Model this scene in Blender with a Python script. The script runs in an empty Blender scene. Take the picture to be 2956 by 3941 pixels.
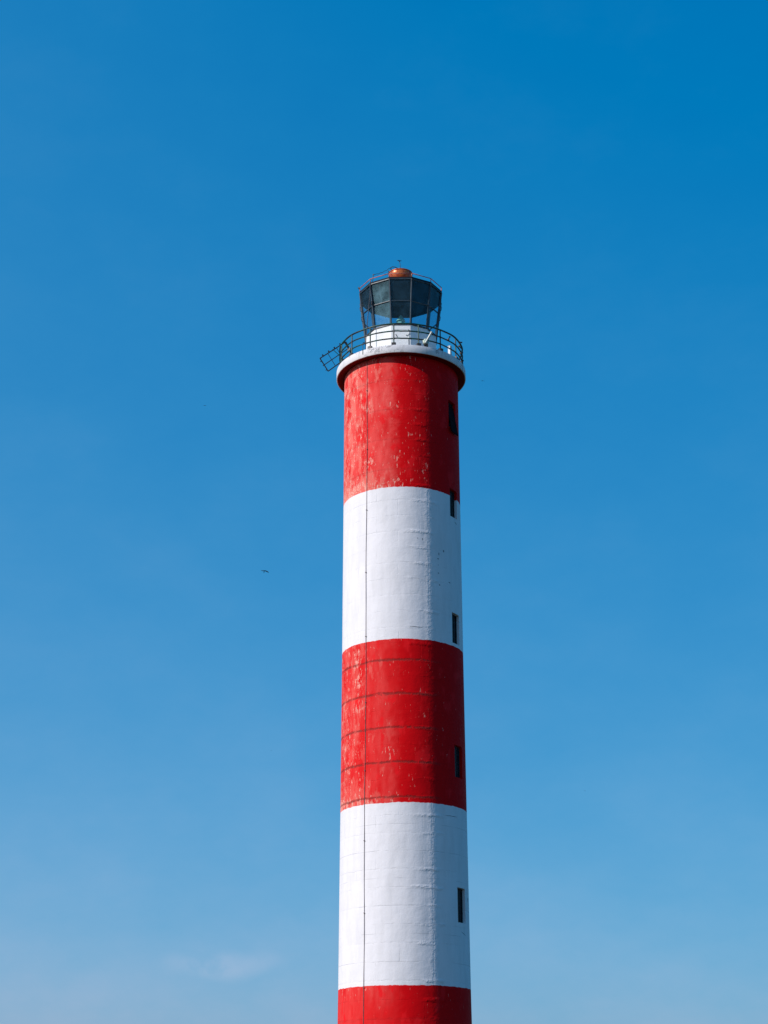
import bpy, bmesh, math, random
from mathutils import Matrix, Vector

sc = bpy.context.scene
COL = sc.collection
R = math.radians
sin, cos, pi = math.sin, math.cos, math.pi

# ------------------------------------------------------------------ camera
cam_data = bpy.data.cameras.new("camera")
cam = bpy.data.objects.new("camera", cam_data)
COL.objects.link(cam)
sc.camera = cam
cam_data.sensor_fit = 'VERTICAL'
cam_data.sensor_height = 36.0
cam_data.lens = 36.0 * 6230.63 / 3941.0
cam_data.clip_start = 0.1
cam_data.clip_end = 80000.0
PITCH, YAW, ROLL = 0.3634, -0.0118, -0.0014
fw = Vector((sin(YAW) * cos(PITCH), cos(YAW) * cos(PITCH), sin(PITCH)))
rt = Vector((cos(YAW), -sin(YAW), 0))
up = rt.cross(fw)
rt, up = cos(ROLL) * rt + sin(ROLL) * up, -sin(ROLL) * rt + cos(ROLL) * up
mw = Matrix((rt, up, -fw)).transposed().to_4x4()
mw.translation = (0, -72.5, 1.65)
cam.matrix_world = mw

# ------------------------------------------------------------------ light
SUN_AZ, SUN_EL = -60.0, 33.0          # azimuth measured from the -y side of the tower towards +x
sun_dir = Vector((sin(R(SUN_AZ)) * cos(R(SUN_EL)), -cos(R(SUN_AZ)) * cos(R(SUN_EL)), sin(R(SUN_EL))))
sd = bpy.data.lights.new("sun", 'SUN')
sd.energy = 4.2
sd.angle = R(0.53)
sd.color = (1.0, 0.960, 0.925)
so = bpy.data.objects.new("sun", sd)
COL.objects.link(so)
so.rotation_euler = sun_dir.to_track_quat('Z', 'Y').to_euler()
so.location = (-40, -40, 60)

sc.view_settings.view_transform = 'Standard'
sc.view_settings.look = 'None'
sc.view_settings.exposure = 0.0
sc.view_settings.gamma = 1.0
sc.view_settings.use_curve_mapping = False
sc.render.engine = 'CYCLES'
sc.cycles.max_bounces = 10
sc.cycles.transparent_max_bounces = 24
sc.cycles.use_denoising = True


# ------------------------------------------------------------------ node helper
class V:
    """a node socket with arithmetic"""
    def __init__(s, nt, sock):
        s.nt, s.s = nt, sock

    def op(s, kind, *o, clamp=False):
        n = s.nt.nodes.new('ShaderNodeMath')
        n.operation = kind
        n.use_clamp = clamp
        for i, a in enumerate((s,) + o):
            put(s.nt, n.inputs[i], a)
        return V(s.nt, n.outputs[0])

    def __add__(s, o): return s.op('ADD', o)
    def __radd__(s, o): return s.op('ADD', o)
    def __sub__(s, o): return s.op('SUBTRACT', o)
    def __rsub__(s, o): return const(s.nt, o).op('SUBTRACT', s)
    def __mul__(s, o): return s.op('MULTIPLY', o)
    def __rmul__(s, o): return s.op('MULTIPLY', o)
    def __truediv__(s, o): return s.op('DIVIDE', o)
    def clamp(s): return s.op('ADD', 0.0, clamp=True)
    def abs(s): return s.op('ABSOLUTE')


def put(nt, inp, a):
    if isinstance(a, V):
        nt.links.new(a.s, inp)
    else:
        inp.default_value = a


def const(nt, v):
    n = nt.nodes.new('ShaderNodeValue')
    n.outputs[0].default_value = v
    return V(nt, n.outputs[0])


def smooth(x, a, b):
    """0 below a, 1 above b (or the reverse when a > b)"""
    n = x.nt.nodes.new('ShaderNodeMapRange')
    n.interpolation_type = 'SMOOTHSTEP'
    put(x.nt, n.inputs['Value'], x)
    lo, hi, t0, t1 = (a, b, 0.0, 1.0) if a < b else (b, a, 1.0, 0.0)
    n.inputs['From Min'].default_value, n.inputs['From Max'].default_value = lo, hi
    n.inputs['To Min'].default_value, n.inputs['To Max'].default_value = t0, t1
    return V(x.nt, n.outputs['Result'])


def comb(nt, x, y, z):
    n = nt.nodes.new('ShaderNodeCombineXYZ')
    for i, a in enumerate((x, y, z)):
        put(nt, n.inputs[i], a)
    return V(nt, n.outputs[0])


def noise(vec, scale=1.0, detail=3.0, rough=0.55):
    n = vec.nt.nodes.new('ShaderNodeTexNoise')
    put(vec.nt, n.inputs['Vector'], vec)
    n.inputs['Scale'].default_value = scale
    n.inputs['Detail'].default_value = detail
    n.inputs['Roughness'].default_value = rough
    return V(vec.nt, n.outputs['Fac'])


def mix(fac, a, b):
    nt = fac.nt
    n = nt.nodes.new('ShaderNodeMix')
    n.data_type = 'RGBA'
    put(nt, n.inputs['Factor'], fac)
    for key, v in (('A', a), ('B', b)):
        sock = [i for i in n.inputs if i.name == key and i.type == 'RGBA'][0]
        if isinstance(v, V):
            nt.links.new(v.s, sock)
        else:
            sock.default_value = (*v, 1)
    return V(nt, [o for o in n.outputs if o.type == 'RGBA'][0])


def new_mat(name):
    m = bpy.data.materials.new(name)
    m.use_nodes = True
    nt = m.node_tree
    return m, nt, nt.nodes['Principled BSDF']


def objco(nt):
    n = nt.nodes.new('ShaderNodeTexCoord')
    return V(nt, n.outputs['Object'])


def sep(v):
    n = v.nt.nodes.new('ShaderNodeSeparateXYZ')
    v.nt.links.new(v.s, n.inputs[0])
    return [V(v.nt, o) for o in n.outputs]


def bump(nt, bsdf, h, dist, strength=1.0):
    b = nt.nodes.new('ShaderNodeBump')
    b.inputs['Strength'].default_value = strength
    b.inputs['Distance'].default_value = dist
    put(nt, b.inputs['Height'], h)
    nt.links.new(b.outputs[0], bsdf.inputs['Normal'])


# ------------------------------------------------------------------ sky
world = bpy.data.worlds.new("World")
sc.world = world
world.use_nodes = True
nt = world.node_tree
bg = nt.nodes['Background']
sky = nt.nodes.new('ShaderNodeTexSky')
sky.sky_type = 'NISHITA'
sky.sun_disc = False
sky.sun_elevation = R(SUN_EL)
sky.sun_rotation = R(180.0 - SUN_AZ)
sky.air_density, sky.dust_density, sky.ozone_density = 1.0, 1.0, 3.0
sk = nt.nodes.new('ShaderNodeSeparateColor')
nt.links.new(sky.outputs[0], sk.inputs[0])
tc = nt.nodes.new('ShaderNodeTexCoord')
dirv = V(nt, tc.outputs['Generated'])
dx, dy, dz = sep(dirv)
# the deep polarised blue of the photograph: a tone curve per channel over the Nishita sky
dxc = dx.op('MINIMUM', 0.30).op('MAXIMUM', -0.30)
chan = []
for i, (gain, gam, side, off) in enumerate(((0.97, 1.323, 0.95, 0.030), (0.69, 0.629, 0.30, 0.0), (0.835, 0.377, 0.133, 0.0))):
    x = V(nt, sk.outputs[i]) * 0.1
    y = x.op('POWER', gam) * gain * const(nt, math.exp(-side)).op('POWER', dxc) - off
    chan.append(y.op('MAXIMUM', 0.0))
for i, cap in enumerate((0.46, 0.58, 0.74)):
    chan[i] = chan[i].op('MINIMUM', cap)
chan[0] = chan[0].op('MINIMUM', chan[1] * 0.90)      # towards the sun the haze is white, never red
# one faint wisp of cloud low on the left
wd = Vector((-0.1075, 0.9904, 0.0905)).normalized()
wr = Vector((wd.y, -wd.x, 0)).normalized()
wu = wr.cross(wd)
a = dx * wr.x + dy * wr.y
b = dx * wu.x + dy * wu.y + dz * wu.z
front = dx * wd.x + dy * wd.y + dz * wd.z
wn = noise(dirv, 55.0, 4.0)
wm = noise(dirv, 22.0, 2.0)
bb = b + (wm - 0.5) * 0.022 - a * 0.06
rad = (a * a / (0.039 ** 2) + bb * bb / (0.0080 ** 2)).op('SQRT')
wisp = smooth(rad, 1.25, 0.15) * smooth(wn, 0.25, 0.62) * smooth(front, 0.0, 0.5)
# very soft unevenness of high thin haze
hz = (noise(comb(nt, dx * 3.0, dy * 3.0, dz * 5.0), 3.2, 6.0, 0.62) - 0.5) * 0.45
chan[0] = chan[0] * (hz * 1.6 + 1.0) + (hz * 0.035).op('MAXIMUM', 0.0) + wisp * 0.080
chan[1] = chan[1] * (hz * 0.35 + 1.0) + wisp * 0.040
chan[2] = chan[2] * (hz * 0.12 + 1.0) + wisp * 0.026
cc = nt.nodes.new('ShaderNodeCombineColor')
for i in range(3):
    put(nt, cc.inputs[i], chan[i] * 10.0)
nt.links.new(cc.outputs[0], bg.inputs['Color'])
bg.inputs['Strength'].default_value = 0.1


# ------------------------------------------------------------------ materials
def tower_paint():
    m, nt, bs = new_mat("tower_paint")
    co = objco(nt)
    x, y, z = sep(co)
    phi = x.op('ARCTAN2', y * -1.0)
    deg = phi * (180 / pi)
    u = phi * 2.8
    uv = comb(nt, u, z, 0.0)
    nlow = noise(uv, 0.9, 2.0)
    nmid = noise(uv, 3.5, 4.0)
    nfine = noise(uv, 16.0, 4.0)
    # paint bands with a hand-cut edge
    zb = z + (nmid - 0.5) * 0.09 + (nlow - 0.5) * 0.05 + (nfine - 0.5) * 0.035
    red = smooth(zb, 29.400, 29.425) + smooth(zb, 14.750, 14.775) * smooth(zb, 22.105, 22.080) + smooth(zb, 7.185, 7.160)
    red = red.clamp()
    # ---- red paint: fresh, chalked by the sun on one side, peeled in streaks
    streak = noise(comb(nt, u * 6.0, z * 1.1, 3.0), 1.0, 4.0, 0.6)
    streak2 = noise(comb(nt, u * 11.0, z * 2.6, 9.0), 1.0, 5.0, 0.65)
    patch = noise(comb(nt, u * 1.3, z * 0.45, 5.0), 1.0, 3.0)
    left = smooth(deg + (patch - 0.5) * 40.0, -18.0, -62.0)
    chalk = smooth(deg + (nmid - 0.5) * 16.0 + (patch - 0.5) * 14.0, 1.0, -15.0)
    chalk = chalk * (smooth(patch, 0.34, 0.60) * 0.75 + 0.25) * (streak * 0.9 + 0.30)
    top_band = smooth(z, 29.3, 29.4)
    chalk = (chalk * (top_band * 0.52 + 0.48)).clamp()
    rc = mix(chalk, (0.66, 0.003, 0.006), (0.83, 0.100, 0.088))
    # deeper blotches where newer paint was brushed on
    blotch = smooth(noise(comb(nt, u * 1.7, z * 0.8, 21.0), 1.0, 3.0), 0.56, 0.66)
    rc = mix(blotch * 0.85, rc, (0.80, 0.010, 0.014))
    # peeled streaks
    low_edge = smooth(z, 30.5, 29.45) * top_band + smooth(z, 15.5, 14.8) * smooth(z, 14.6, 14.7)
    cluster = smooth(noise(comb(nt, u * 1.1, z * 0.9, 40.0), 1.0, 2.0), 0.52, 0.70)
    amount = left * 0.088 + cluster * 0.085 + low_edge * smooth(deg, 25.0, -20.0) * 0.10 + top_band * 0.022
    amount = amount * smooth(deg, 34.0, 20.0)
    amount = amount * smooth(z, 6.0, 8.0)
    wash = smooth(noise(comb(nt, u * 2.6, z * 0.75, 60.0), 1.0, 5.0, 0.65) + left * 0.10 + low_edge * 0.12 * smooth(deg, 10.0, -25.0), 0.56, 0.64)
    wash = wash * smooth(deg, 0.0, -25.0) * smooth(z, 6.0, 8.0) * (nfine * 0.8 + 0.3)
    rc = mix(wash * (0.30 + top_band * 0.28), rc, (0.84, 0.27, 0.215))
    big = noise(comb(nt, u * 5.0, z * 1.9, 77.0), 1.0, 6.0, 0.7)
    pe = smooth(streak2 + amount, 0.655, 0.72).op('MAXIMUM', smooth(big + amount * 0.9, 0.665, 0.71))
    peel = mix(smooth(nfine, 0.40, 0.62), (0.84, 0.19, 0.15), (0.80, 0.46, 0.38))
    rc = mix(pe * 0.85, rc, peel)
    # pour lines between the concrete lifts, dark with grime in the middle band
    zz = z + (noise(uv, 1.1, 6.0, 0.75) - 0.5) * 0.22
    t = ((zz - 15.0) / 1.53 + 40.0).op('FRACT')
    d = (t.op('MINIMUM', 1.0 - t)) * 1.53
    midband = smooth(z, 14.7, 14.8) * smooth(z, 22.2, 22.0)
    ragged = noise(uv, 11.0, 4.0, 0.7)
    line = smooth(d + (ragged - 0.5) * 0.15 + (nlow - 0.5) * 0.07, 0.085, 0.010) * smooth(noise(uv, 4.0, 4.0, 0.7), 0.32, 0.50) * (midband * 0.56 + 0.12)
    line = line * smooth(deg, 40.0, 22.0)
    rc = mix(line, rc, (0.16, 0.030, 0.026))
    # ---- white paint
    stain = noise(comb(nt, u * 3.0, z * 0.5, 1.0), 1.0, 4.0)
    wc = mix(smooth(stain, 0.35, 0.75), (0.80, 0.760, 0.785), (0.73, 0.695, 0.715))
    t2 = ((zz * 0.25 + z * 0.75 - 15.0) / 1.147 + 40.0).op('FRACT')
    d2 = (t2.op('MINIMUM', 1.0 - t2)) * 1.147
    hair = smooth(d2, 0.016, 0.006) * smooth(nlow, 0.42, 0.60) * smooth(z, 16.0, 14.6)
    wc = mix(hair * 0.40, wc, (0.30, 0.30, 0.31))

    def spot(d0, z0, hw, hh, slope=0.0):
        uu = u - R(d0) * 2.8
        vv = z - z0 - uu * slope + (nmid - 0.5) * 0.06
        r2 = uu * uu / (hw * hw) + vv * vv / (hh * hh)
        return smooth(r2, 1.0, 0.35)

    chips = None
    for args in ((12.6, 22.66, 0.40, 0.022, -0.06), (15.0, 26.9, 0.02, 0.06), (19.6, 26.88, 0.025, 0.08), (37.2, 26.3, 0.03, 0.08),
                 (36.2, 26.05, 0.06, 0.03), (36.3, 25.75, 0.02, 0.03), (36.4, 25.36, 0.05, 0.03), (37.5, 24.8, 0.05, 0.04),
                 (50.8, 25.05, 0.09, 0.03), (43.1, 26.5, 0.05, 0.07), (64.5, 28.18, 0.14, 0.025, -0.25), (63.5, 9.4, 0.26, 0.018, -0.30),
                 (76.0, 10.9, 0.05, 0.12), (47.5, 14.32, 0.5, 0.016, 0.02)):
        s = spot(*args)
        chips = s if chips is None else chips.op('MAXIMUM', s)
    wc = mix(chips * 0.85, wc, (0.13, 0.13, 0.14))
    col = mix(red, wc, rc)
    nt.links.new(col.s, bs.inputs['Base Color'])
    # ---- relief: panel joints, pour lines, a rough vertical seam, trowel marks
    br = nt.nodes.new('ShaderNodeTexBrick')
    br.offset = 0.5
    put(nt, br.inputs['Vector'], comb(nt, u + (nmid - 0.5) * 0.12 + 0.18, z + (nmid - 0.5) * 0.12 + 0.30, 0.0))
    br.inputs['Scale'].default_value = 1.0
    br.inputs['Brick Width'].default_value = 2.05
    br.inputs['Row Height'].default_value = 0.765
    br.inputs['Mortar Size'].default_value = 0.014
    br.inputs['Mortar Smooth'].default_value = 0.6
    joint = V(nt, br.outputs['Fac']) * smooth(noise(uv, 1.9, 3.0), 0.44, 0.62)
    tone = nt.nodes.new('ShaderNodeSeparateColor')
    br.inputs['Color1'].default_value = (0, 0, 0, 1)
    br.inputs['Color2'].default_value = (1, 1, 1, 1)
    nt.links.new(br.outputs['Color'], tone.inputs[0])
    panel = V(nt, tone.outputs[0])
    seam = smooth((deg - 25.7 + (nlow - 0.5) * 3.0).abs(), 5.5, 0.5)
    seamline = smooth((deg - 25.8 + (nmid - 0.5) * 1.6).abs(), 0.9, 0.1)
    t3 = ((zz - 15.0) / 0.765 + 40.0).op('FRACT')
    d3 = (t3.op('MINIMUM', 1.0 - t3)) * 0.765
    wob = noise(comb(nt, u * 0.9, z * 1.3, 90.0), 1.0, 3.0)
    ridge = smooth(d3 + (nfine - 0.5) * 0.06, 0.12, 0.0) * smooth(deg + (wob - 0.5) * 40.0, 0.0, 24.0) * smooth(deg, 40.0, 32.0)
    ridge = ridge * smooth(wob, 0.40, 0.62) * 1.6
    lumps = noise(uv, 7.0, 4.0, 0.6)
    h = (joint * -0.26 + panel * 0.10 + noise(uv, 2.2, 3.0) * 0.55 + noise(uv, 0.8, 2.0) * 1.5 + lumps * (seam * (1.0 - red * 0.6) + 0.26)
         + seamline * (1.0 - red * 0.85) * (lumps * 1.6 - 1.2) * 0.30 + ridge * (lumps * 1.1) + nfine * 0.10 - pe * red * 0.22 - line * 0.7)
    bump(nt, bs, h, 0.020)
    put(nt, bs.inputs['Roughness'], nmid * 0.25 + 0.55)
    put(nt, bs.inputs['Specular IOR Level'], 0.20 - red * 0.16)
    return m


def white_paint(name="white_paint", tint=(0.77, 0.735, 0.755), cracks=True):
    m, nt, bs = new_mat(name)
    co = objco(nt)
    n1 = noise(co, 3.0, 4.0)
    n2 = noise(co, 14.0, 4.0)
    c = mix(smooth(n1, 0.45, 0.75), tint, tuple(t * 0.88 for t in tint))
    h = n2 * 0.3 + n1 * 0.4
    if cracks:
        w = noise(co, 2.0, 5.0, 0.65)
        crack = smooth((w - 0.5).abs(), 0.016, 0.004) * smooth(noise(co, 0.9, 2.0), 0.47, 0.56)
        c = mix(crack * 0.75, c, (0.25, 0.25, 0.26))
        h = h - crack * 0.6
        x, y, z = sep(co)
        dirt = smooth(noise(comb(nt, x * 5.0, y * 5.0, z * 0.8), 1.0, 4.0), 0.52, 0.72)
        c = mix(dirt * 0.55, c, (0.46, 0.45, 0.44))
    nt.links.new(c.s, bs.inputs['Base Color'])
    bump(nt, bs, h, 0.015)
    bs.inputs['Roughness'].default_value = 0.65
    bs.inputs['Specular IOR Level'].default_value = 0.25
    return m


def two_tone(name, c1, c2, scale=6.0, lo=0.42, hi=0.60, rough=0.5, metal=0.0, spec=0.4):
    m, nt, bs = new_mat(name)
    co = objco(nt)
    n = noise(co, scale, 5.0, 0.65)
    c = mix(smooth(n, lo, hi), c1, c2)
    nt.links.new(c.s, bs.inputs['Base Color'])
    put(nt, bs.inputs['Roughness'], n * 0.3 + (rough - 0.15))
    bs.inputs['Metallic'].default_value = metal
    bs.inputs['Specular IOR Level'].default_value = spec
    bump(nt, bs, noise(co, scale * 5, 3.0), 0.003)
    return m


def glass_mat(name, tint, dust_amt, dust_col):
    m, nt, bs = new_mat(name)
    nt.nodes.remove(bs)
    out = nt.nodes['Material Output']
    co = objco(nt)
    tr = nt.nodes.new('ShaderNodeBsdfTransparent')
    tr.inputs[0].default_value = (*tint, 1)
    gl = nt.nodes.new('ShaderNodeBsdfGlossy')
    gl.inputs['Roughness'].default_value = 0.04
    ge = nt.nodes.new('ShaderNodeNewGeometry')
    dt = nt.nodes.new('ShaderNodeVectorMath')
    dt.operation = 'DOT_PRODUCT'
    nt.links.new(ge.outputs['Normal'], dt.inputs[0])
    nt.links.new(ge.outputs['Incoming'], dt.inputs[1])
    # Schlick's reflectance of a thin pane, the same from both faces
    refl = (1.0 - V(nt, dt.outputs['Value']).abs()).op('POWER', 5.0) * 0.95 + 0.016
    m1 = nt.nodes.new('ShaderNodeMixShader')
    put(nt, m1.inputs[0], refl)
    nt.links.new(tr.outputs[0], m1.inputs[1])
    nt.links.new(gl.outputs[0], m1.inputs[2])
    df = nt.nodes.new('ShaderNodeBsdfDiffuse')
    df.inputs[0].default_value = (*dust_col, 1)
    grime = smooth(noise(co, 2.2, 5.0, 0.6), 0.30, 0.72)
    m2 = nt.nodes.new('ShaderNodeMixShader')          # a film of dust ...
    put(nt, m2.inputs[0], (grime * 0.9 + 0.25) * dust_amt)
    nt.links.new(m1.outputs[0], m2.inputs[1])
    nt.links.new(df.outputs[0], m2.inputs[2])
    sm = nt.nodes.new('ShaderNodeBsdfGlossy')         # ... and of salt, which glares towards the sun
    sm.inputs['Roughness'].default_value = 0.40
    sm.inputs[0].default_value = (0.40, 0.80, 1.0, 1)
    m3 = nt.nodes.new('ShaderNodeMixShader')
    put(nt, m3.inputs[0], grime * 0.034 + 0.018)
    nt.links.new(m2.outputs[0], m3.inputs[1])
    nt.links.new(sm.outputs[0], m3.inputs[2])
    nt.links.new(m3.outputs[0], out.inputs['Surface'])
    return m


M_TOWER = tower_paint()
M_WHITE = white_paint("gallery_white")
M_MURETTE = white_paint("lantern_base_white", (0.80, 0.80, 0.80), cracks=False)
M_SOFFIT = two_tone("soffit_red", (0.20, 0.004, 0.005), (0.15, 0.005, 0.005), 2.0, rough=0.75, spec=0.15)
M_GREEN = two_tone("green_rail_paint", (0.008, 0.085, 0.064), (0.016, 0.022, 0.026), 2.6, 0.40, 0.58, rough=0.42)
M_PLATE = two_tone("dark_plate", (0.035, 0.030, 0.032), (0.055, 0.045, 0.040), 9.0)
M_FRAME = two_tone("mullion_grey", (0.040, 0.062, 0.085), (0.026, 0.038, 0.055), 6.0, rough=0.45)
M_DARK = two_tone("dark_iron", (0.016, 0.018, 0.024), (0.035, 0.034, 0.040), 8.0, rough=0.5)
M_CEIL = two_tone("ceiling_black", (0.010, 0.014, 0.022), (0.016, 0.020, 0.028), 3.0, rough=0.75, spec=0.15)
M_REDRAIL = two_tone("roof_rail_red", (0.42, 0.10, 0.075), (0.52, 0.22, 0.17), 9.0, rough=0.45)
M_ROOF = two_tone("roof_red", (0.30, 0.035, 0.02), (0.42, 0.07, 0.03), 3.0, rough=0.55)
M_VENT = two_tone("vent_orange", (0.58, 0.150, 0.036), (0.36, 0.045, 0.018), 4.0, 0.42, 0.62, rough=0.34, metal=0.25)
M_LAMP = two_tone("lamp_green", (0.30, 0.62, 0.52), (0.20, 0.45, 0.38), 8.0, rough=0.5)
M_GLASS = glass_mat("dusty_glass", (0.70, 0.84, 0.90), 0.026, (0.22, 0.40, 0.50))
M_WINGLASS = two_tone("window_glass", (0.004, 0.007, 0.010), (0.008, 0.012, 0.016), 3.0, rough=0.36, spec=0.22)
M_SASH = two_tone("sash_black", (0.006, 0.006, 0.008), (0.012, 0.010, 0.012), 5.0, rough=0.85, spec=0.03)
M_WINFRAME = two_tone("window_frame", (0.016, 0.026, 0.032), (0.026, 0.036, 0.042), 9.0, spec=0.2)
M_PALEGREY = two_tone("pale_grey_metal", (0.62, 0.62, 0.58), (0.48, 0.49, 0.46), 9.0, rough=0.35, metal=0.2)
M_MOSS = two_tone("greenish_white", (0.34, 0.46, 0.37), (0.60, 0.64, 0.56), 14.0, rough=0.7)
M_POST = two_tone("white_post", (0.70, 0.72, 0.72), (0.60, 0.62, 0.63), 6.0, rough=0.6)
M_CABLE = two_tone("cable_dark", (0.13, 0.085, 0.085), (0.22, 0.17, 0.165), 3.0, rough=0.6)
M_BIRD = two_tone("bird_brown", (0.010, 0.009, 0.010), (0.016, 0.014, 0.014), 5.0, rough=0.8, spec=0.1)


def ground_mat():
    m, nt, bs = new_mat("ground_grass")
    co = objco(nt)
    n1 = noise(co, 0.05, 5.0)
    n2 = noise(co, 1.5, 5.0)
    c = mix(smooth(n1, 0.40, 0.62), (0.030, 0.042, 0.016), (0.075, 0.062, 0.040))
    c = mix(n2 * 0.5, c, (0.020, 0.032, 0.012))
    nt.links.new(c.s, bs.inputs['Base Color'])
    bs.inputs['Roughness'].default_value = 0.95
    bs.inputs['Specular IOR Level'].default_value = 0.1
    bump(nt, bs, n2, 0.08)
    return m


M_GROUND = ground_mat()


# ------------------------------------------------------------------ mesh helpers
def obj(name, bm, mat, parent=None, smooth_f=False, loc=None):
    me = bpy.data.meshes.new(name)
    bmesh.ops.recalc_face_normals(bm, faces=bm.faces[:])
    bm.to_mesh(me)
    bm.free()
    me.materials.append(mat)
    if smooth_f:
        for p in me.polygons:
            p.use_smooth = True
        if smooth_f != 'all':
            me.set_sharp_from_angle(angle=R(smooth_f))
    o = bpy.data.objects.new(name, me)
    COL.objects.link(o)
    if parent:
        o.parent = parent
    if loc:
        o.location = loc
    return o


def tag(o, label, cat, group=None):
    o['label'] = label
    o['category'] = cat
    if group:
        o['group'] = group
    return o


def thing(name, label, cat, loc=(0, 0, 0), group=None):
    o = bpy.data.objects.new(name, None)
    o.empty_display_size = 0.2
    o.location = loc
    COL.objects.link(o)
    return tag(o, label, cat, group)


def pol(r, deg, z):
    """a point r metres from the tower axis; 0 degrees faces the camera, positive to the right"""
    return Vector((r * sin(R(deg)), -r * cos(R(deg)), z))


def tube(bm, pts, r, n=10, closed=False, r2=None, cap=True):
    """a round tube along points"""
    pts = [Vector(p) for p in pts]
    rings = []
    N = len(pts)
    prev = None
    for i, p in enumerate(pts):
        if closed:
            t = (pts[(i + 1) % N] - pts[i - 1]).normalized()
        else:
            t = (pts[min(i + 1, N - 1)] - pts[max(i - 1, 0)]).normalized()
        if prev is None:
            ref = Vector((0, 0, 1)) if abs(t.z) < 0.9 else Vector((1, 0, 0))
            a = t.cross(ref).normalized()
        else:
            a = (prev - t * prev.dot(t)).normalized()
        prev = a
        b = t.cross(a)
        rr = r if r2 is None else r + (r2 - r) * i / max(1, N - 1)
        rings.append([bm.verts.new(p + a * (rr * cos(2 * pi * k / n)) + b * (rr * sin(2 * pi * k / n))) for k in range(n)])
    for i in range(N if closed else N - 1):
        A, B = rings[i], rings[(i + 1) % N]
        for k in range(n):
            bm.faces.new((A[k], A[(k + 1) % n], B[(k + 1) % n], B[k]))
    if not closed and cap:
        bm.faces.new(rings[0][::-1])
        bm.faces.new(rings[-1])
    return bm


def box(bm, c, size, rot=None):
    m = Matrix.Translation(Vector(c))
    if rot is not None:
        m = m @ rot.to_4x4()
    m = m @ Matrix.Diagonal((*size, 1))
    bmesh.ops.create_cube(bm, size=1.0, matrix=m)
    return bm


def rotz(deg):
    """turns a box so that its -y side looks outwards at this azimuth"""
    return Matrix.Rotation(R(deg), 3, 'Z')


def lathe(bm, prof, n=48, degs=0.0, close=True):
    rings = []
    for (r, z) in prof:
        if r < 1e-5:
            rings.append([bm.verts.new((0, 0, z))])
        else:
            rings.append([bm.verts.new(pol(r, degs + 360.0 * k / n, z)) for k in range(n)])
    pairs = list(zip(rings, rings[1:]))
    if close:
        pairs.append((rings[-1], rings[0]))
    for A, B in pairs:
        for k in range(n):
            q = [A[k % len(A)], A[(k + 1) % len(A)], B[(k + 1) % len(B)], B[k % len(B)]]
            u = []
            for v in q:
                if v not in u:
                    u.append(v)
            if len(u) > 2:
                bm.faces.new(u)
    return bm


def bar(bm, a, b, w, h, upv=(0, 0, 1)):
    """a rectangular bar from a to b; w across, h along upv"""
    a, b = Vector(a), Vector(b)
    t = (b - a).normalized()
    s = t.cross(Vector(upv)).normalized()
    u = s.cross(t)
    vs = []
    for p in (a, b):
        vs.append([bm.verts.new(p + s * (w / 2 * i) + u * (h / 2 * j)) for i, j in ((-1, -1), (1, -1), (1, 1), (-1, 1))])
    A, B = vs
    for k in range(4):
        bm.faces.new((A[k], A[(k + 1) % 4], B[(k + 1) % 4], B[k]))
    bm.faces.new(A[::-1])
    bm.faces.new(B)
    return bm


BM = bmesh.new

# ------------------------------------------------------------------ ground
bm = BM()
rings = [0.0, 10, 40, 120, 400, 1500, 6000, 25000]
vs = [[bm.verts.new((0, 0, 0))]]
for r in rings[1:]:
    vs.append([bm.verts.new((r * cos(2 * pi * k / 64), r * sin(2 * pi * k / 64), 0)) for k in range(64)])
for A, B in zip(vs, vs[1:]):
    for k in range(64):
        if len(A) == 1:
            bm.faces.new((A[0], B[k], B[(k + 1) % 64]))
        else:
            bm.faces.new((A[k], B[k], B[(k + 1) % 64], A[(k + 1) % 64]))
g = obj('ground', bm, M_GROUND)
g['kind'] = 'structure'

# ------------------------------------------------------------------ the lighthouse
LH = thing('lighthouse', 'tall round lighthouse tower in peeling red and white bands with a glazed lantern on top', 'lighthouse')

Z_SOFFIT, Z_FLOOR, R_GAL = 36.157, 36.563, 3.19
TAPER = [(0.0, 2.93), (7.17, 2.857), (14.76, 2.826), (22.09, 2.803), (29.41, 2.796), (36.2, 2.80)]


def RT(z):
    for (z0, r0), (z1, r1) in zip(TAPER, TAPER[1:]):
        if z <= z1:
            return r0 + (r1 - r0) * (z - z0) / (z1 - z0)
    return TAPER[-1][1]


WINS = [(32.97, 34.36), (28.39, 29.80), (22.24, 23.68), (16.10, 17.54), (9.84, 11.31)]
WPH, WHALF = 61.1, 7.2

angs = sorted(set([round(-180 + 360 * k / 256, 4) for k in range(256)] + [WPH - WHALF, WPH + WHALF]))
angs = [a for a in angs if not any(0 < abs(a - e) < 0.5 for e in (WPH - WHALF, WPH + WHALF))]
zs = set()
z = 0.0
while z < Z_SOFFIT + 0.02:
    zs.add(round(z, 3))
    z += 0.3
zs = sorted(zs | {Z_SOFFIT + 0.02} | {e for w in WINS for e in w})
zs = [z for i, z in enumerate(zs) if z in {e for w in WINS for e in w} or not any(0 < abs(z - e) < 0.06 for w in WINS for e in w)]

bm = BM()
grid = [[bm.verts.new(pol(RT(z), a, z)) for a in angs] for z in zs]
NA = len(angs)


def in_win(a0, a1, z0, z1):
    am, zm = (a0 + a1) / 2, (z0 + z1) / 2
    return abs(am - WPH) < WHALF and any(w[0] < zm < w[1] for w in WINS)


for i in range(len(zs) - 1):
    for k in range(NA):
        a0 = angs[k]
        a1 = angs[(k + 1) % NA] if k + 1 < NA else angs[0] + 360
        if in_win(a0, a1, zs[i], zs[i + 1]):
            continue
        bm.faces.new((grid[i][k], grid[i][(k + 1) % NA], grid[i + 1][(k + 1) % NA], grid[i + 1][k]))
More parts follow.
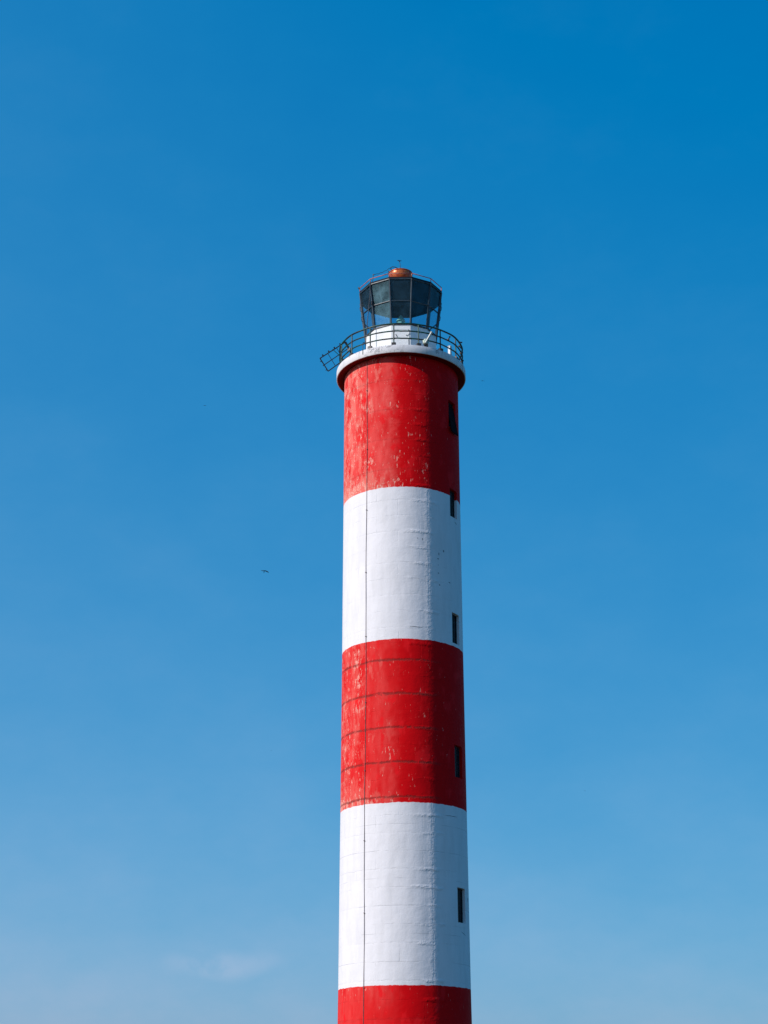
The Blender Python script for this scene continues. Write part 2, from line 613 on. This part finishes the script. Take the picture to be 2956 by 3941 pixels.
# window reveals: straight-sided openings cut 0.34 m into the wall
nrm = pol(1, WPH, 0)
DEPTH = 0.25
kin = [k for k in range(NA) if WPH - WHALF - 1e-3 <= angs[k] <= WPH + WHALF + 1e-3]
for (z0, z1) in WINS:
    iz = [i for i, z in enumerate(zs) if z0 - 1e-4 <= z <= z1 + 1e-4]

    def inner(i, k):
        p = grid[i][k].co
        dn = p.dot(nrm)
        return p - nrm * (dn - (RT(z0) - DEPTH - 0.03))
    cols = {}
    for k in kin:
        for i in iz:
            if k in (kin[0], kin[-1]) or i in (iz[0], iz[-1]):
                cols[(i, k)] = bm.verts.new(inner(i, k))
    for k in (kin[0], kin[-1]):
        for i, j in zip(iz, iz[1:]):
            bm.faces.new((grid[i][k], grid[j][k], cols[(j, k)], cols[(i, k)]))
    for i in (iz[0], iz[-1]):
        for k, q in zip(kin, kin[1:]):
            bm.faces.new((grid[i][k], grid[i][q], cols[(i, q)], cols[(i, k)]))
shaft = obj('tower_shaft', bm, M_TOWER, LH, 45)

# windows
WW = 2 * RT(20) * sin(R(WHALF))
for wi, (z0, z1) in enumerate(WINS):
    c = nrm * (RT(z0) * cos(R(WHALF)) - 0.16)
    rm = rotz(WPH)
    H = z1 - z0
    zc = (z0 + z1) / 2
    fb = BM()
    t = 0.05
    W = WW - 0.004
    tang = Vector((cos(R(WPH)), sin(R(WPH)), 0))
    for s in (-1, 1):
        box(fb, c + tang * (s * (W / 2 - t / 2)) + Vector((0, 0, zc)), (t, 0.06, H - 0.004), rm)
    for s in (-1, 1):
        box(fb, c + Vector((0, 0, zc + s * (H / 2 - t / 2 - 0.002))), (W - 2 * t, 0.055, t), rm)
    box(fb, c + tang * 0.10 + Vector((0, 0, zc)), (0.04, 0.05, H - 2 * t), rm)
    if wi:
        for q in (0.25, 0.5, 0.75):
            box(fb, c + Vector((0, 0, z0 + H * q)), (W - 2 * t, 0.04, 0.028), rm)
    wf = obj('window', fb, M_WINFRAME, LH)
    gb = BM()
    box(gb, c + nrm * -0.005 + Vector((0, 0, zc)), (W - 0.02, 0.012, H - 0.02), rm)
    obj('pane', gb, M_WINGLASS, wf)
    if wi == 0:
        # top-hung sash pushed far out, seen edge-on
        hz = z1 - 0.22
        hinge = nrm * (RT(z0) * cos(R(WHALF)) - 0.10)
        L = 1.48
        ang = R(9.5)
        dirn = nrm * sin(ang) + Vector((0, 0, -1)) * cos(ang)
        sb = BM()
        for s in (-1, 1):
            a = hinge + tang * (s * (W / 2 - 0.05)) + Vector((0, 0, hz))
            bar(sb, a, a + dirn * L, 0.04, 0.035, nrm)
        for q in (0.0, 0.5, 1.0):
            a = hinge + dirn * (L * q) + Vector((0, 0, hz))
            bar(sb, a - tang * (W / 2 - 0.05), a + tang * (W / 2 - 0.05), 0.030, 0.030, dirn)
        bar(sb, hinge + dirn * 0.02 + Vector((0, 0, hz)), hinge + dirn * (L - 0.02) + Vector((0, 0, hz)), W - 0.12, 0.012, nrm)
        ss = obj('open_sash', sb, M_SASH, wf)
        ss['label'] = 'sash swung open at the bottom'

# gallery slab with a slight drip lip, red soffit below
bm = BM()
n = 144
prof = [(1.2, Z_FLOOR), (R_GAL - 0.03, Z_FLOOR - 0.004), (R_GAL - 0.006, Z_FLOOR - 0.018), (R_GAL, Z_FLOOR - 0.05),
        (R_GAL, Z_SOFFIT + 0.02), (R_GAL - 0.012, Z_SOFFIT), (R_GAL - 0.05, Z_SOFFIT), (R_GAL - 0.05, Z_SOFFIT + 0.02), (1.2, Z_SOFFIT + 0.02)]
lathe(bm, prof, n)
gal = obj('gallery', bm, M_WHITE, LH, 40)
bm = BM()
lathe(bm, [(2.6, Z_SOFFIT + 0.012), (2.6, Z_SOFFIT + 0.004), (R_GAL - 0.053, Z_SOFFIT + 0.004), (R_GAL - 0.053, Z_SOFFIT + 0.012)], n)
obj('soffit', bm, M_SOFFIT, gal, 40)

# gallery railing
R_RAIL = 3.045
bm = BM()
rnd = random.Random(4)
for zr, rr in ((37.736, 0.042), (37.345, 0.035), (36.960, 0.035)):
    pts = [pol(R_RAIL + 0.008 * sin(k * 0.7 + zr), 360.0 * k / 128, zr + 0.008 * sin(k * 0.37 + zr * 3)) for k in range(128)]
    tube(bm, pts, rr, 10, closed=True)
rail = obj('railing', bm, M_GREEN, LH, 'all')
for k in range(16):
    a = -6.8 + 0.4 + 22.5 * k
    bm = BM()
    tube(bm, [pol(R_RAIL, a, Z_FLOOR), pol(R_RAIL, a, 37.72)], 0.032, 10)
    for zr in (37.345, 36.960):
        tube(bm, [pol(R_RAIL, a, zr - 0.05), pol(R_RAIL, a, zr + 0.05)], 0.040, 10)
    po = obj('post', bm, M_GREEN, rail, 40)
    bm = BM()
    box(bm, pol(R_RAIL + 0.02, a, Z_FLOOR + 0.07), (0.21, 0.16, 0.145), rotz(a))
    bmesh.ops.bevel(bm, geom=bm.edges[:], offset=0.008, segments=1, affect='EDGES')
    obj('base_plate', bm, M_PLATE, rail)
# odd clamps and brackets still bolted to the rails on the right
for (a, zr, ln, tilt) in ((71.5, 37.76, 0.15, 20), (70.0, 37.52, 0.14, -30), (74.0, 37.22, 0.16, 35), (73.0, 36.92, 0.20, -20), (75.5, 36.80, 0.16, 50), (49.0, 37.40, 0.16, 75)):
    bm = BM()
    c = pol(R_RAIL, a, zr)
    tg = Vector((cos(R(a)), sin(R(a)), 0))
    dv = tg * cos(R(tilt)) + Vector((0, 0, 1)) * sin(R(tilt)) + pol(0.5, a, 0)
    dv.normalize()
    bar(bm, c - dv * (ln * 0.25), c + dv * ln, 0.045, 0.05, (0, 0, 1))
    box(bm, c + dv * ln, (0.07, 0.06, 0.055), rotz(a + 25))
    box(bm, c, (0.085, 0.085, 0.08), rotz(a))
    bmesh.ops.bevel(bm, geom=bm.edges[:], offset=0.006, segments=1, affect='EDGES')
    obj('clamp', bm, M_DARK, rail)

# lantern base (12-sided wall)
NV = 12
V0 = 15.0                      # first corner; one flat side faces the camera
Z_SILL = 38.34
R_B = 1.81
bm = BM()
lathe(bm, [(R_B, Z_FLOOR + 0.002), (R_B, Z_SILL), (R_B - 0.16, Z_SILL), (R_B - 0.16, Z_FLOOR + 0.002)], NV, V0)
bmesh.ops.bevel(bm, geom=[e for e in bm.edges if abs(e.verts[0].co.z - e.verts[1].co.z) > 0.5 and e.verts[0].co.xy.length > R_B - 0.05], offset=0.012, segments=1, affect='EDGES')
lb = obj('lantern_base', bm, M_MURETTE, LH)
bm = BM()
lathe(bm, [(R_B + 0.035, Z_SILL), (R_B + 0.035, Z_SILL + 0.04), (R_B - 0.18, Z_SILL + 0.04), (R_B - 0.18, Z_SILL)], NV, V0)
obj('sill', bm, M_DARK, lb)
AP = R_B * cos(R(15))
# door on the side facing the camera
bm = BM()
d0, d1, dz0, dz1 = -0.335, 0.375, Z_FLOOR + 0.03, 38.075
box(bm, ((d0 + d1) / 2, -AP - 0.012, (dz0 + dz1) / 2), (d1 - d0, 0.022, dz1 - dz0))
bmesh.ops.bevel(bm, geom=bm.edges[:], offset=0.004, segments=1, affect='EDGES')
door = obj('door', bm, M_MURETTE, lb)
bm = BM()   # the dark gap round the door
g = 0.018
box(bm, ((d0 + d1) / 2, -AP - 0.004, dz1 + g / 2 + 0.002), (d1 - d0 + 2 * g, 0.006, g))
box(bm, (d1 + 0.022, -AP - 0.004, (dz0 + dz1) / 2), (0.036, 0.006, dz1 - dz0))
box(bm, (d0 - 0.007, -AP - 0.004, (dz0 + dz1) / 2), (0.008, 0.006, dz1 - dz0))
obj('door_gap', bm, M_DARK, lb)
for zz in (37.90, 37.67, 36.95):
    bm = BM()
    box(bm, (d1 + 0.045, -AP - 0.022, zz), (0.085, 0.036, 0.10))
    tube(bm, [(d1 + 0.022, -AP - 0.040, zz - 0.07), (d1 + 0.022, -AP - 0.040, zz + 0.07)], 0.020, 8)
    obj('hinge', bm, M_POST, lb)
bm = BM()
bar(bm, (d1 - 0.14, -AP - 0.045, 37.77), (d1 + 0.02, -AP - 0.045, 37.76), 0.028, 0.03)
tube(bm, [(d1 - 0.12, -AP - 0.02, 37.77), (d1 - 0.12, -AP - 0.075, 37.77)], 0.02, 8)
obj('latch', bm, M_PALEGREY, lb)
bm = BM()
bar(bm, (-0.25, -AP - 0.03, 37.82), (-0.18, -AP - 0.03, 37.68), 0.03, 0.02, (0, 1, 0))
obj('handle', bm, M_DARK, lb)

# lantern glazing, leaning outwards
Z_G0, Z_GT, Z_G1 = Z_SILL + 0.04, 39.60, 40.75
R_G0, R_G1 = 1.795, 2.105


def RG(z):
    return R_G0 + (R_G1 - R_G0) * (z - Z_G0) / (Z_G1 - Z_G0)


def frame_ring(name, zr, w, parent):
    bm = BM()
    pts = [pol(RG(zr), V0 + 30 * k, zr) for k in range(NV)]
    for k in range(NV):
        bar(bm, pts[k], pts[(k + 1) % NV], w, 0.045)
    return obj(name, bm, M_FRAME, parent)


lf = frame_ring('lantern_frame', Z_G0 + 0.02, 0.05, LH)
frame_ring('head_ring', Z_G1 - 0.02, 0.06, lf)
for k in range(NV):
    a = V0 + 30 * k
    bm = BM()
    bar(bm, pol(RG(Z_G0), a, Z_G0), pol(RG(Z_G1), a, Z_G1), 0.058, 0.10, pol(1, a, 0))
    bmesh.ops.bevel(bm, geom=bm.edges[:], offset=0.008, segments=1, affect='EDGES')
    obj('mullion', bm, M_FRAME, lf)
for k in range(NV):
    a0, a1 = V0 + 30 * k, V0 + 30 * (k + 1)
    p0, p1 = pol(RG(Z_GT), a0, Z_GT), pol(RG(Z_GT), a1, Z_GT)
    e = (p1 - p0).normalized() * 0.03
    bm = BM()
    bar(bm, p0 + e, p1 - e, 0.06, 0.032)
    obj('transom', bm, M_FRAME, lf)
for k in range(NV):
    a0, a1 = V0 + 30 * k, V0 + 30 * (k + 1)
    bm = BM()
    f = 0.992
    for (za, zb) in ((Z_G0 + 0.03, Z_GT), (Z_GT, Z_G1 - 0.03)):
        q = [pol(RG(za) * f, a0, za), pol(RG(za) * f, a1, za), pol(RG(zb) * f, a1, zb), pol(RG(zb) * f, a0, zb)]
        bm.faces.new([bm.verts.new(v) for v in q])
    obj('glass_pane', bm, M_GLASS, lf)
# D-shaped hand grips on the two mullions at the sides
for a in (-75, 75):
    for (za, zb) in ((39.96, 39.74), (39.42, 39.19)):
        bm = BM()
        o_ = 0.10
        pts = [pol(RG(za) + 0.03, a, za), pol(RG(za) + o_, a, za), pol(RG(za) + o_ + 0.02, a, za - 0.03), pol(RG(zb) + o_ + 0.02, a, zb + 0.03), pol(RG(zb) + o_, a, zb), pol(RG(zb) + 0.03, a, zb)]
        tube(bm, pts, 0.012, 8)
        obj('hand_grip', bm, M_DARK, lf, 'all')
# junction box on the left mullion
bm = BM()
box(bm, pol(RG(39.75) + 0.08, -44, 39.70), (0.07, 0.06, 0.20), rotz(-45))
bmesh.ops.bevel(bm, geom=bm.edges[:], offset=0.01, segments=1, affect='EDGES')
obj('junction_box', bm, M_DARK, lf)

# lantern roof
R_R = 2.135
bm = BM()
lathe(bm, [(0.0, 40.758), (R_R, 40.758), (R_R, 40.835), (R_R - 0.03, 40.85), (1.3, 41.13), (0.46, 41.42), (0.0, 41.46)], NV, V0, close=False)
roof = obj('lantern_roof', bm, M_ROOF, LH)
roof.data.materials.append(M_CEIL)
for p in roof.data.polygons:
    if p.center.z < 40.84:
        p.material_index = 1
Z_RR = 41.035
bm = BM()
pts = [pol(R_R - 0.015, V0 + 30 * k, Z_RR) for k in range(NV)]
for k in range(NV):
    tube(bm, [pts[k], pts[(k + 1) % NV]], 0.021, 8)
    tube(bm, [pol(R_R - 0.015, V0 + 30 * k, 40.83), pts[k]], 0.018, 8)
obj('roof_rail', bm, M_REDRAIL, roof, 'all')
# ball ventilator
bm = BM()
lathe(bm, [(0.40, 41.36), (0.40, 41.58), (0.50, 41.66), (0.525, 41.68), (0.565, 41.80), (0.600, 41.95), (0.606, 42.06), (0.596, 42.085),
           (0.612, 42.09), (0.622, 42.11), (0.616, 42.135), (0.56, 42.165), (0.35, 42.25), (0.12, 42.30), (0.0, 42.305)], 48, 0, close=False)
vent = obj('ventilator', bm, M_VENT, roof, 50)
bm = BM()
tube(bm, [(-0.44, -0.3, 42.14), (-0.50, -0.3, 42.34), (-0.42, -0.3, 42.385), (-0.28, -0.28, 42.38), (-0.12, -0.22, 42.33), (-0.04, -0.15, 42.25)], 0.02, 8)
tube(bm, [(-0.57, -0.2, 42.10), (-0.61, -0.22, 42.20)], 0.028, 8)
obj('lifting_handle', bm, M_DARK, roof, 'all')
bm = BM()
tube(bm, [(0.0, 0, 42.28), (-0.02, 0, 42.70), (-0.055, 0, 42.90)], 0.013, 8)
for pts in ([(-0.055, 0, 42.88), (-0.10, -0.02, 42.915), (-0.15, -0.03, 42.90), (-0.185, -0.03, 42.925)], [(-0.055, 0, 42.88), (-0.02, 0.02, 42.92), (0.035, 0.03, 42.905), (0.06, 0.03, 42.925)], [(-0.06, 0, 42.86), (-0.07, 0, 42.95)]):
    tube(bm, pts, 0.026, 8, r2=0.008)
obj('lightning_rod', bm, M_DARK, roof, 'all')
# short whip post at the roof edge with a slack wire up to the ventilator
bm = BM()
pb = pol(2.10, -41.5, 40.86)
pt = Vector((-1.35, -1.51, 41.275))
tube(bm, [pb, pt], 0.018, 8)
box(bm, pt, (0.10, 0.03, 0.03), rotz(-41))
obj('wire_post', bm, M_DARK, roof)
bm = BM()
p0, p1 = pt, Vector((-0.50, -0.3, 42.34))
N = 14
pts = []
for i in range(N + 1):
    t = i / N
    p = p0.lerp(p1, t)
    p.z -= 0.13 * 4 * t * (1 - t) * 0.6 + 0.018 * sin(i * 1.9)
    pts.append(p)
tube(bm, pts, 0.012, 6)
obj('slack_wire', bm, M_DARK, roof, 'all')
# stub antenna at the left corner of the roof rail
bm = BM()
tube(bm, [pol(R_R, -75, 40.98), pol(R_R + 0.03, -76, 41.11)], 0.03, 8)
box(bm, pol(R_R + 0.02, -78, 41.09), (0.07, 0.05, 0.05), rotz(-75))
obj('rail_stub', bm, M_DARK, roof)

# down conductor from the roof rail over the glass to the gallery
bm = BM()
tube(bm, [(-1.475, -1.52, 41.03), (-1.545, -1.545, 39.8), (-1.63, -1.56, 38.75), (-1.70, -1.62, 37.6), (-1.72, -1.66, 36.57)], 0.015, 8)
tag(obj('conductor_wire', bm, M_DARK, None, 'all'), 'thin dark wire running from the lantern roof down past the left glass to the gallery', 'wire')
# slanting rod behind the left front pane
bm = BM()
c30 = pol(1, -30, 0)
tube(bm, [Vector((-1.135, -1.66, 40.74)), Vector((-0.735, -1.60, 38.80))], 0.014, 8)
tag(obj('slanting_rod', bm, M_DARK, None, 'all'), 'thin dark rod slanting across the pale left front pane of the lantern', 'rod')

# the lamp inside
LAMP = thing('beacon_lamp', 'pale green lamp with a conical cap standing inside the glazed lantern', 'lamp', (0, 0, 37.2))
bm = BM()
lathe(bm, [(0.0, 2.585), (0.03, 2.575), (0.19, 2.33), (0.225, 2.27), (0.225, 2.235), (0.175, 2.20), (0.0, 2.20)], 32, 0, close=False)
obj('lamp_cap', bm, M_LAMP, LAMP, 35)
bm = BM()
lathe(bm, [(0.0, 2.20), (0.155, 2.199), (0.155, 1.90), (0.20, 1.88), (0.20, 1.80), (0.0, 1.80)], 32, 0, close=False)
for k in range(8):
    tube(bm, [pol(0.165, 45 * k + 10, 1.90), pol(0.165, 45 * k + 10, 2.20)], 0.012, 6)
obj('lamp_body', bm, M_LAMP, LAMP, 35)
bm = BM()
lathe(bm, [(0.0, 1.80), (0.11, 1.799), (0.11, 0.0), (0.28, -0.02), (0.28, -0.60), (0.0, -0.60)], 24, 0, close=False)
obj('pedestal', bm, M_FRAME, LAMP, 35)

# ------------------------------------------------------------------ loose things on the gallery
# spotlight at the rim
SP = thing('spotlight', 'pale grey tube spotlight on a mossy bracket, tilted up at the gallery rim', 'spotlight', pol(3.12, 22.5, Z_FLOOR))
bm = BM()
box(bm, (0.0, 0, 0.03), (0.20, 0.10, 0.05), rotz(22))
for s in (-0.09, 0.09):
    tube(bm, [(s, 0.01, 0.04), (s * 0.85, 0, 0.20)], 0.022, 8)
tube(bm, [(-0.11, 0, 0.13), (0.09, 0, 0.11)], 0.035, 10)
obj('bracket', bm, M_PLATE, SP)
bm = BM()
bmesh.ops.create_icosphere(bm, subdivisions=3, radius=0.15, matrix=Matrix.Translation((-0.015, 0.03, 0.28)) @ Matrix.Diagonal((0.95, 0.85, 1.05, 1)))
rnd = random.Random(9)
for v in bm.verts:
    v.co += Vector((rnd.uniform(-1, 1), rnd.uniform(-1, 1), rnd.uniform(-1, 1))) * 0.018
obj('housing', bm, M_MOSS, SP, 60)
bm = BM()
a, b = Vector((0.0, -0.06, 0.22)), Vector((0.275, -0.10, 0.72))
tube(bm, [a, a.lerp(b, 0.12), a.lerp(b, 0.5), b], 0.050, 16)
d = (b - a).normalized()
tube(bm, [b - d * 0.03, b + d * 0.02], 0.060, 16)
tube(bm, [a - d * 0.05, a + d * 0.06], 0.062, 16)
obj('tube', bm, M_PALEGREY, SP, 40)

# small white post behind the rail on the right
bm = BM()
box(bm, pol(2.78, 59, Z_FLOOR + 0.36), (0.15, 0.13, 0.72), rotz(59))
box(bm, pol(2.78, 59, Z_FLOOR + 0.735), (0.18, 0.16, 0.03), rotz(59))
bmesh.ops.bevel(bm, geom=bm.edges[:], offset=0.008, segments=1, affect='EDGES')
tag(obj('stub_post', bm, M_POST, None), 'short white post standing on the gallery floor behind the right railing', 'post')

# hooked pipe at the left of the gallery
bm = BM()
hb = pol(3.10, -36.2, 36.50)
pts = [hb + Vector((0, -0.12, -0.18)), hb + Vector((0, -0.12, 0.10)), hb + Vector((0.0, -0.10, 0.38)), hb + Vector((0.01, -0.06, 0.47)), hb + Vector((0.06, -0.02, 0.52)), hb + Vector((0.11, 0.0, 0.48)), hb + Vector((0.15, 0.02, 0.42))]
tube(bm, pts, 0.016, 8)
tag(obj('hooked_pipe', bm, M_GREEN, None, 'all'), 'thin pipe with a bent top clipped over the white gallery rim left of the lantern', 'pipe')

# lattice rack hanging off the left side of the railing
RK = thing('lattice_rack', 'dark steel lattice rack tilted outward from the left side of the gallery railing', 'rack', (-3.05, -0.45, 37.2))
A, B, C_, D_ = Vector((-4.0, -0.50, 37.17)), Vector((-3.60, -0.30, 36.56)), Vector((-2.73, -0.60, 38.02)), Vector((-2.40, -0.40, 37.46))
off = -Vector((-3.05, -0.45, 37.2))


def rk(s, t):
    """s along the long side, t across"""
    return A.lerp(C_, s).lerp(B.lerp(D_, s), t) + off


nr = (C_ - A).cross(B - A).normalized()
bm = BM()
for s0, t0, s1, t1 in ((0, 0, 1, 0), (0, 1, 1, 1), (0, 0, 0, 1), (1, 0, 1, 1)):
    bar(bm, rk(s0, t0), rk(s1, t1), 0.050, 0.042, nr)
obj('rack_frame', bm, M_DARK, RK)
bm = BM()
bar(bm, rk(0, 0.5) + nr * 0.045, rk(1, 0.5) + nr * 0.045, 0.038, 0.036, nr)
for s in (0.30, 0.64):
    bar(bm, rk(s, 0) - nr * 0.0, rk(s, 1) - nr * 0.0, 0.026, 0.026, nr)
obj('cross_bar', bm, M_DARK, RK)
for s in (0.13, 0.36, 0.58, 0.80):
    bm = BM()
    a = rk(s, 0)
    ax = (rk(s, 0) - rk(s, 1)).normalized()
    bar(bm, a, a + ax * 0.10, 0.065, 0.05, nr)
    obj('stud', bm, M_DARK, RK)
for t in (0.2, 0.52, 0.86):
    bm = BM()
    a = rk(0, t)
    ax = (rk(0, t) - rk(1, t)).normalized()
    bar(bm, a, a + ax * 0.075, 0.04, 0.04, nr)
    obj('stud', bm, M_DARK, RK)
bm = BM()
bar(bm, rk(0.50, -0.05) + nr * -0.05, rk(0.60, 0.70) + nr * -0.09, 0.03, 0.03, nr)
obj('brace', bm, M_GREEN, RK)
bm = BM()
bar(bm, rk(0.97, 0.05) - nr * 0.06, rk(0.97, 1.0) - nr * 0.06, 0.085, 0.05, nr)
box(bm, rk(0.97, 0.62) - nr * 0.06, (0.14, 0.10, 0.16), rotz(-30))
obj('end_clamp', bm, M_DARK, RK)

# cable running down the shaft, with clips
CB = thing('down_cable', 'thin dark cable clipped down the whole front left of the striped shaft', 'cable', (0, 0, 0))
bm = BM()
pts = []
z = Z_SOFFIT + 0.01
i = 0
while z > 0.0:
    f = (Z_SOFFIT - z) / 36.0
    dg = -35.3 - 1.6 * f - 0.35 * sin(z * 0.55) - 0.12 * sin(z * 1.7 + 1)
    pts.append(pol(RT(z) + 0.018 + 0.006 * sin(z * 2.1), dg, z))
    z -= 0.35
tube(bm, pts, 0.0105, 8)
obj('wire', bm, M_CABLE, CB, 'all')
z = Z_SOFFIT - 1.6
while z > 0.5:
    f = (Z_SOFFIT - z) / 36.0
    dg = -35.3 - 1.6 * f - 0.35 * sin(z * 0.55) - 0.12 * sin(z * 1.7 + 1)
    bm = BM()
    box(bm, pol(RT(z) + 0.025, dg, z), (0.06, 0.05, 0.03), rotz(dg))
    bmesh.ops.bevel(bm, geom=bm.edges[:], offset=0.006, segments=1, affect='EDGES')
    obj('clip', bm, M_CABLE, CB)
    z -= 3.05


# ------------------------------------------------------------------ birds
def bird(label, loc, span, wl, wr_, tail, roll=0.0, size=1.0):
    """one continuous body; wl / wr_ = wing lines (root, wrist, tip) as (x, depth, z, chord), unit span 2"""
    bm = BM()
    S = span / 2.0
    # body: spindle from the tail root to the head; the bird flies to the right and away
    bd = Vector((0.55, 0.75, 0.25)).normalized()
    ref = Vector((0, 0, 1))
    sx = bd.cross(ref).normalized()
    sz = sx.cross(bd)
    prof = [(-0.42, 0.012), (-0.34, 0.05), (-0.15, 0.10), (0.05, 0.125), (0.20, 0.11), (0.30, 0.075), (0.37, 0.08), (0.43, 0.06), (0.47, 0.022), (0.51, 0.004)]
    rings = []
    for t, r in prof:
        rings.append([bm.verts.new((bd * t + sx * (r * cos(2 * pi * k / 10)) + sz * (r * 0.9 * sin(2 * pi * k / 10))) * S) for k in range(10)])
    for P, Q in zip(rings, rings[1:]):
        for k in range(10):
            bm.faces.new((P[k], P[(k + 1) % 10], Q[(k + 1) % 10], Q[k]))
    bm.faces.new(rings[0])
    bm.faces.new(rings[-1])

    def sheet(line, th=0.06):
        up_ = []
        for (x, y, z, c) in line:
            c *= 1.1
            p = Vector((x, y, z))
            le, te = p + bd * (c * 0.5) + Vector((0, 0, c * 0.18)), p - bd * (c * 0.5) - Vector((0, 0, c * 0.18))
            nn = Vector((0, -0.4, 1)).normalized() * th * max(0.3, c * 2)
            up_.append((bm.verts.new(le * S), bm.verts.new((p + nn) * S), bm.verts.new(te * S), bm.verts.new((p - nn) * S)))
        for P, Q in zip(up_, up_[1:]):
            for k in range(4):
                bm.faces.new((P[k], P[(k + 1) % 4], Q[(k + 1) % 4], Q[k]))
        bm.faces.new(up_[0])
        bm.faces.new(up_[-1])
    for line in (wl, wr_) + tail:
        sheet(line)
    o = obj('bird', bm, M_BIRD, None, 50, loc)
    return tag(o, label, 'bird', 'birds gliding in the sky round the tower')


bird('largest dark bird, with spread wings and forked tail, left of the white band', (-23.82, 193.5, 92.02), 1.45,
     [(0.02, 0, 0.02, 0.34), (-0.40, 0.05, 0.06, 0.36), (-0.75, 0.1, 0.09, 0.26), (-0.98, 0.2, 0.16, 0.08)],
     [(0.02, 0, 0.02, 0.34), (0.38, -0.05, -0.13, 0.38), (0.72, -0.1, -0.36, 0.28), (0.98, -0.15, -0.50, 0.10)],
     ([(-0.16, -0.2, -0.12, 0.20), (-0.34, -0.3, -0.20, 0.18), (-0.54, -0.35, -0.30, 0.10)], [(-0.14, -0.2, -0.14, 0.20), (-0.18, -0.3, -0.40, 0.20), (-0.20, -0.35, -0.66, 0.14)]))
bird('small dark bird with level wings far left of the top red band', (-64.84, 413.38, 224.36), 1.25,
     [(0.02, 0, 0.02, 0.36), (-0.35, 0.05, 0.08, 0.34), (-0.70, 0.1, 0.12, 0.2), (-0.98, 0.2, 0.18, 0.07)],
     [(0.02, 0, 0.02, 0.38), (0.35, -0.05, 0.00, 0.40), (0.65, -0.1, -0.10, 0.3), (0.92, -0.15, -0.20, 0.12)],
     ([(-0.1, -0.2, -0.05, 0.24), (-0.25, -0.3, -0.10, 0.2), (-0.42, -0.4, -0.14, 0.16)],))
bird('small dark bird with drooping wings right beside the gallery', (23.1, 344.52, 199.98), 1.2,
     [(0.02, 0, 0.04, 0.30), (-0.35, 0.05, 0.02, 0.30), (-0.70, 0.1, 0.0, 0.2), (-0.98, 0.2, 0.06, 0.07)],
     [(0.02, 0, 0.02, 0.34), (0.35, -0.05, -0.04, 0.34), (0.70, -0.1, -0.08, 0.26), (1.02, -0.15, -0.24, 0.10)],
     ([(-0.1, -0.2, -0.02, 0.24), (-0.2, -0.3, -0.06, 0.2), (-0.32, -0.4, -0.08, 0.16)],))
bird('tiny dark bird low in the sky right of the tower', (123.42, 1024.61, 215.4), 1.25,
     [(0.02, 0, 0.04, 0.40), (-0.35, 0.05, 0.10, 0.36), (-0.65, 0.1, 0.22, 0.24), (-0.90, 0.2, 0.40, 0.08)],
     [(0.02, 0, 0.02, 0.40), (0.35, -0.05, 0.02, 0.36), (0.65, -0.1, 0.06, 0.24), (0.90, -0.15, 0.14, 0.08)],
     ([(-0.1, -0.2, -0.02, 0.26), (-0.2, -0.3, -0.06, 0.24), (-0.32, -0.4, -0.08, 0.2)],))
bird('faintest and smallest bird, low in the sky left of the lower red band', (-75.75, 844.65, 204.12), 1.15,
     [(0.02, 0, 0.0, 0.22), (-0.35, 0.05, -0.12, 0.20), (-0.65, 0.1, -0.24, 0.14), (-0.90, 0.2, -0.34, 0.06)],
     [(0.02, 0, 0.02, 0.22), (0.35, -0.05, 0.12, 0.22), (0.65, -0.1, 0.20, 0.14), (0.90, -0.15, 0.26, 0.06)],
     ([(-0.1, -0.2, -0.02, 0.16), (-0.2, -0.3, -0.04, 0.14), (-0.3, -0.4, -0.06, 0.1)],))
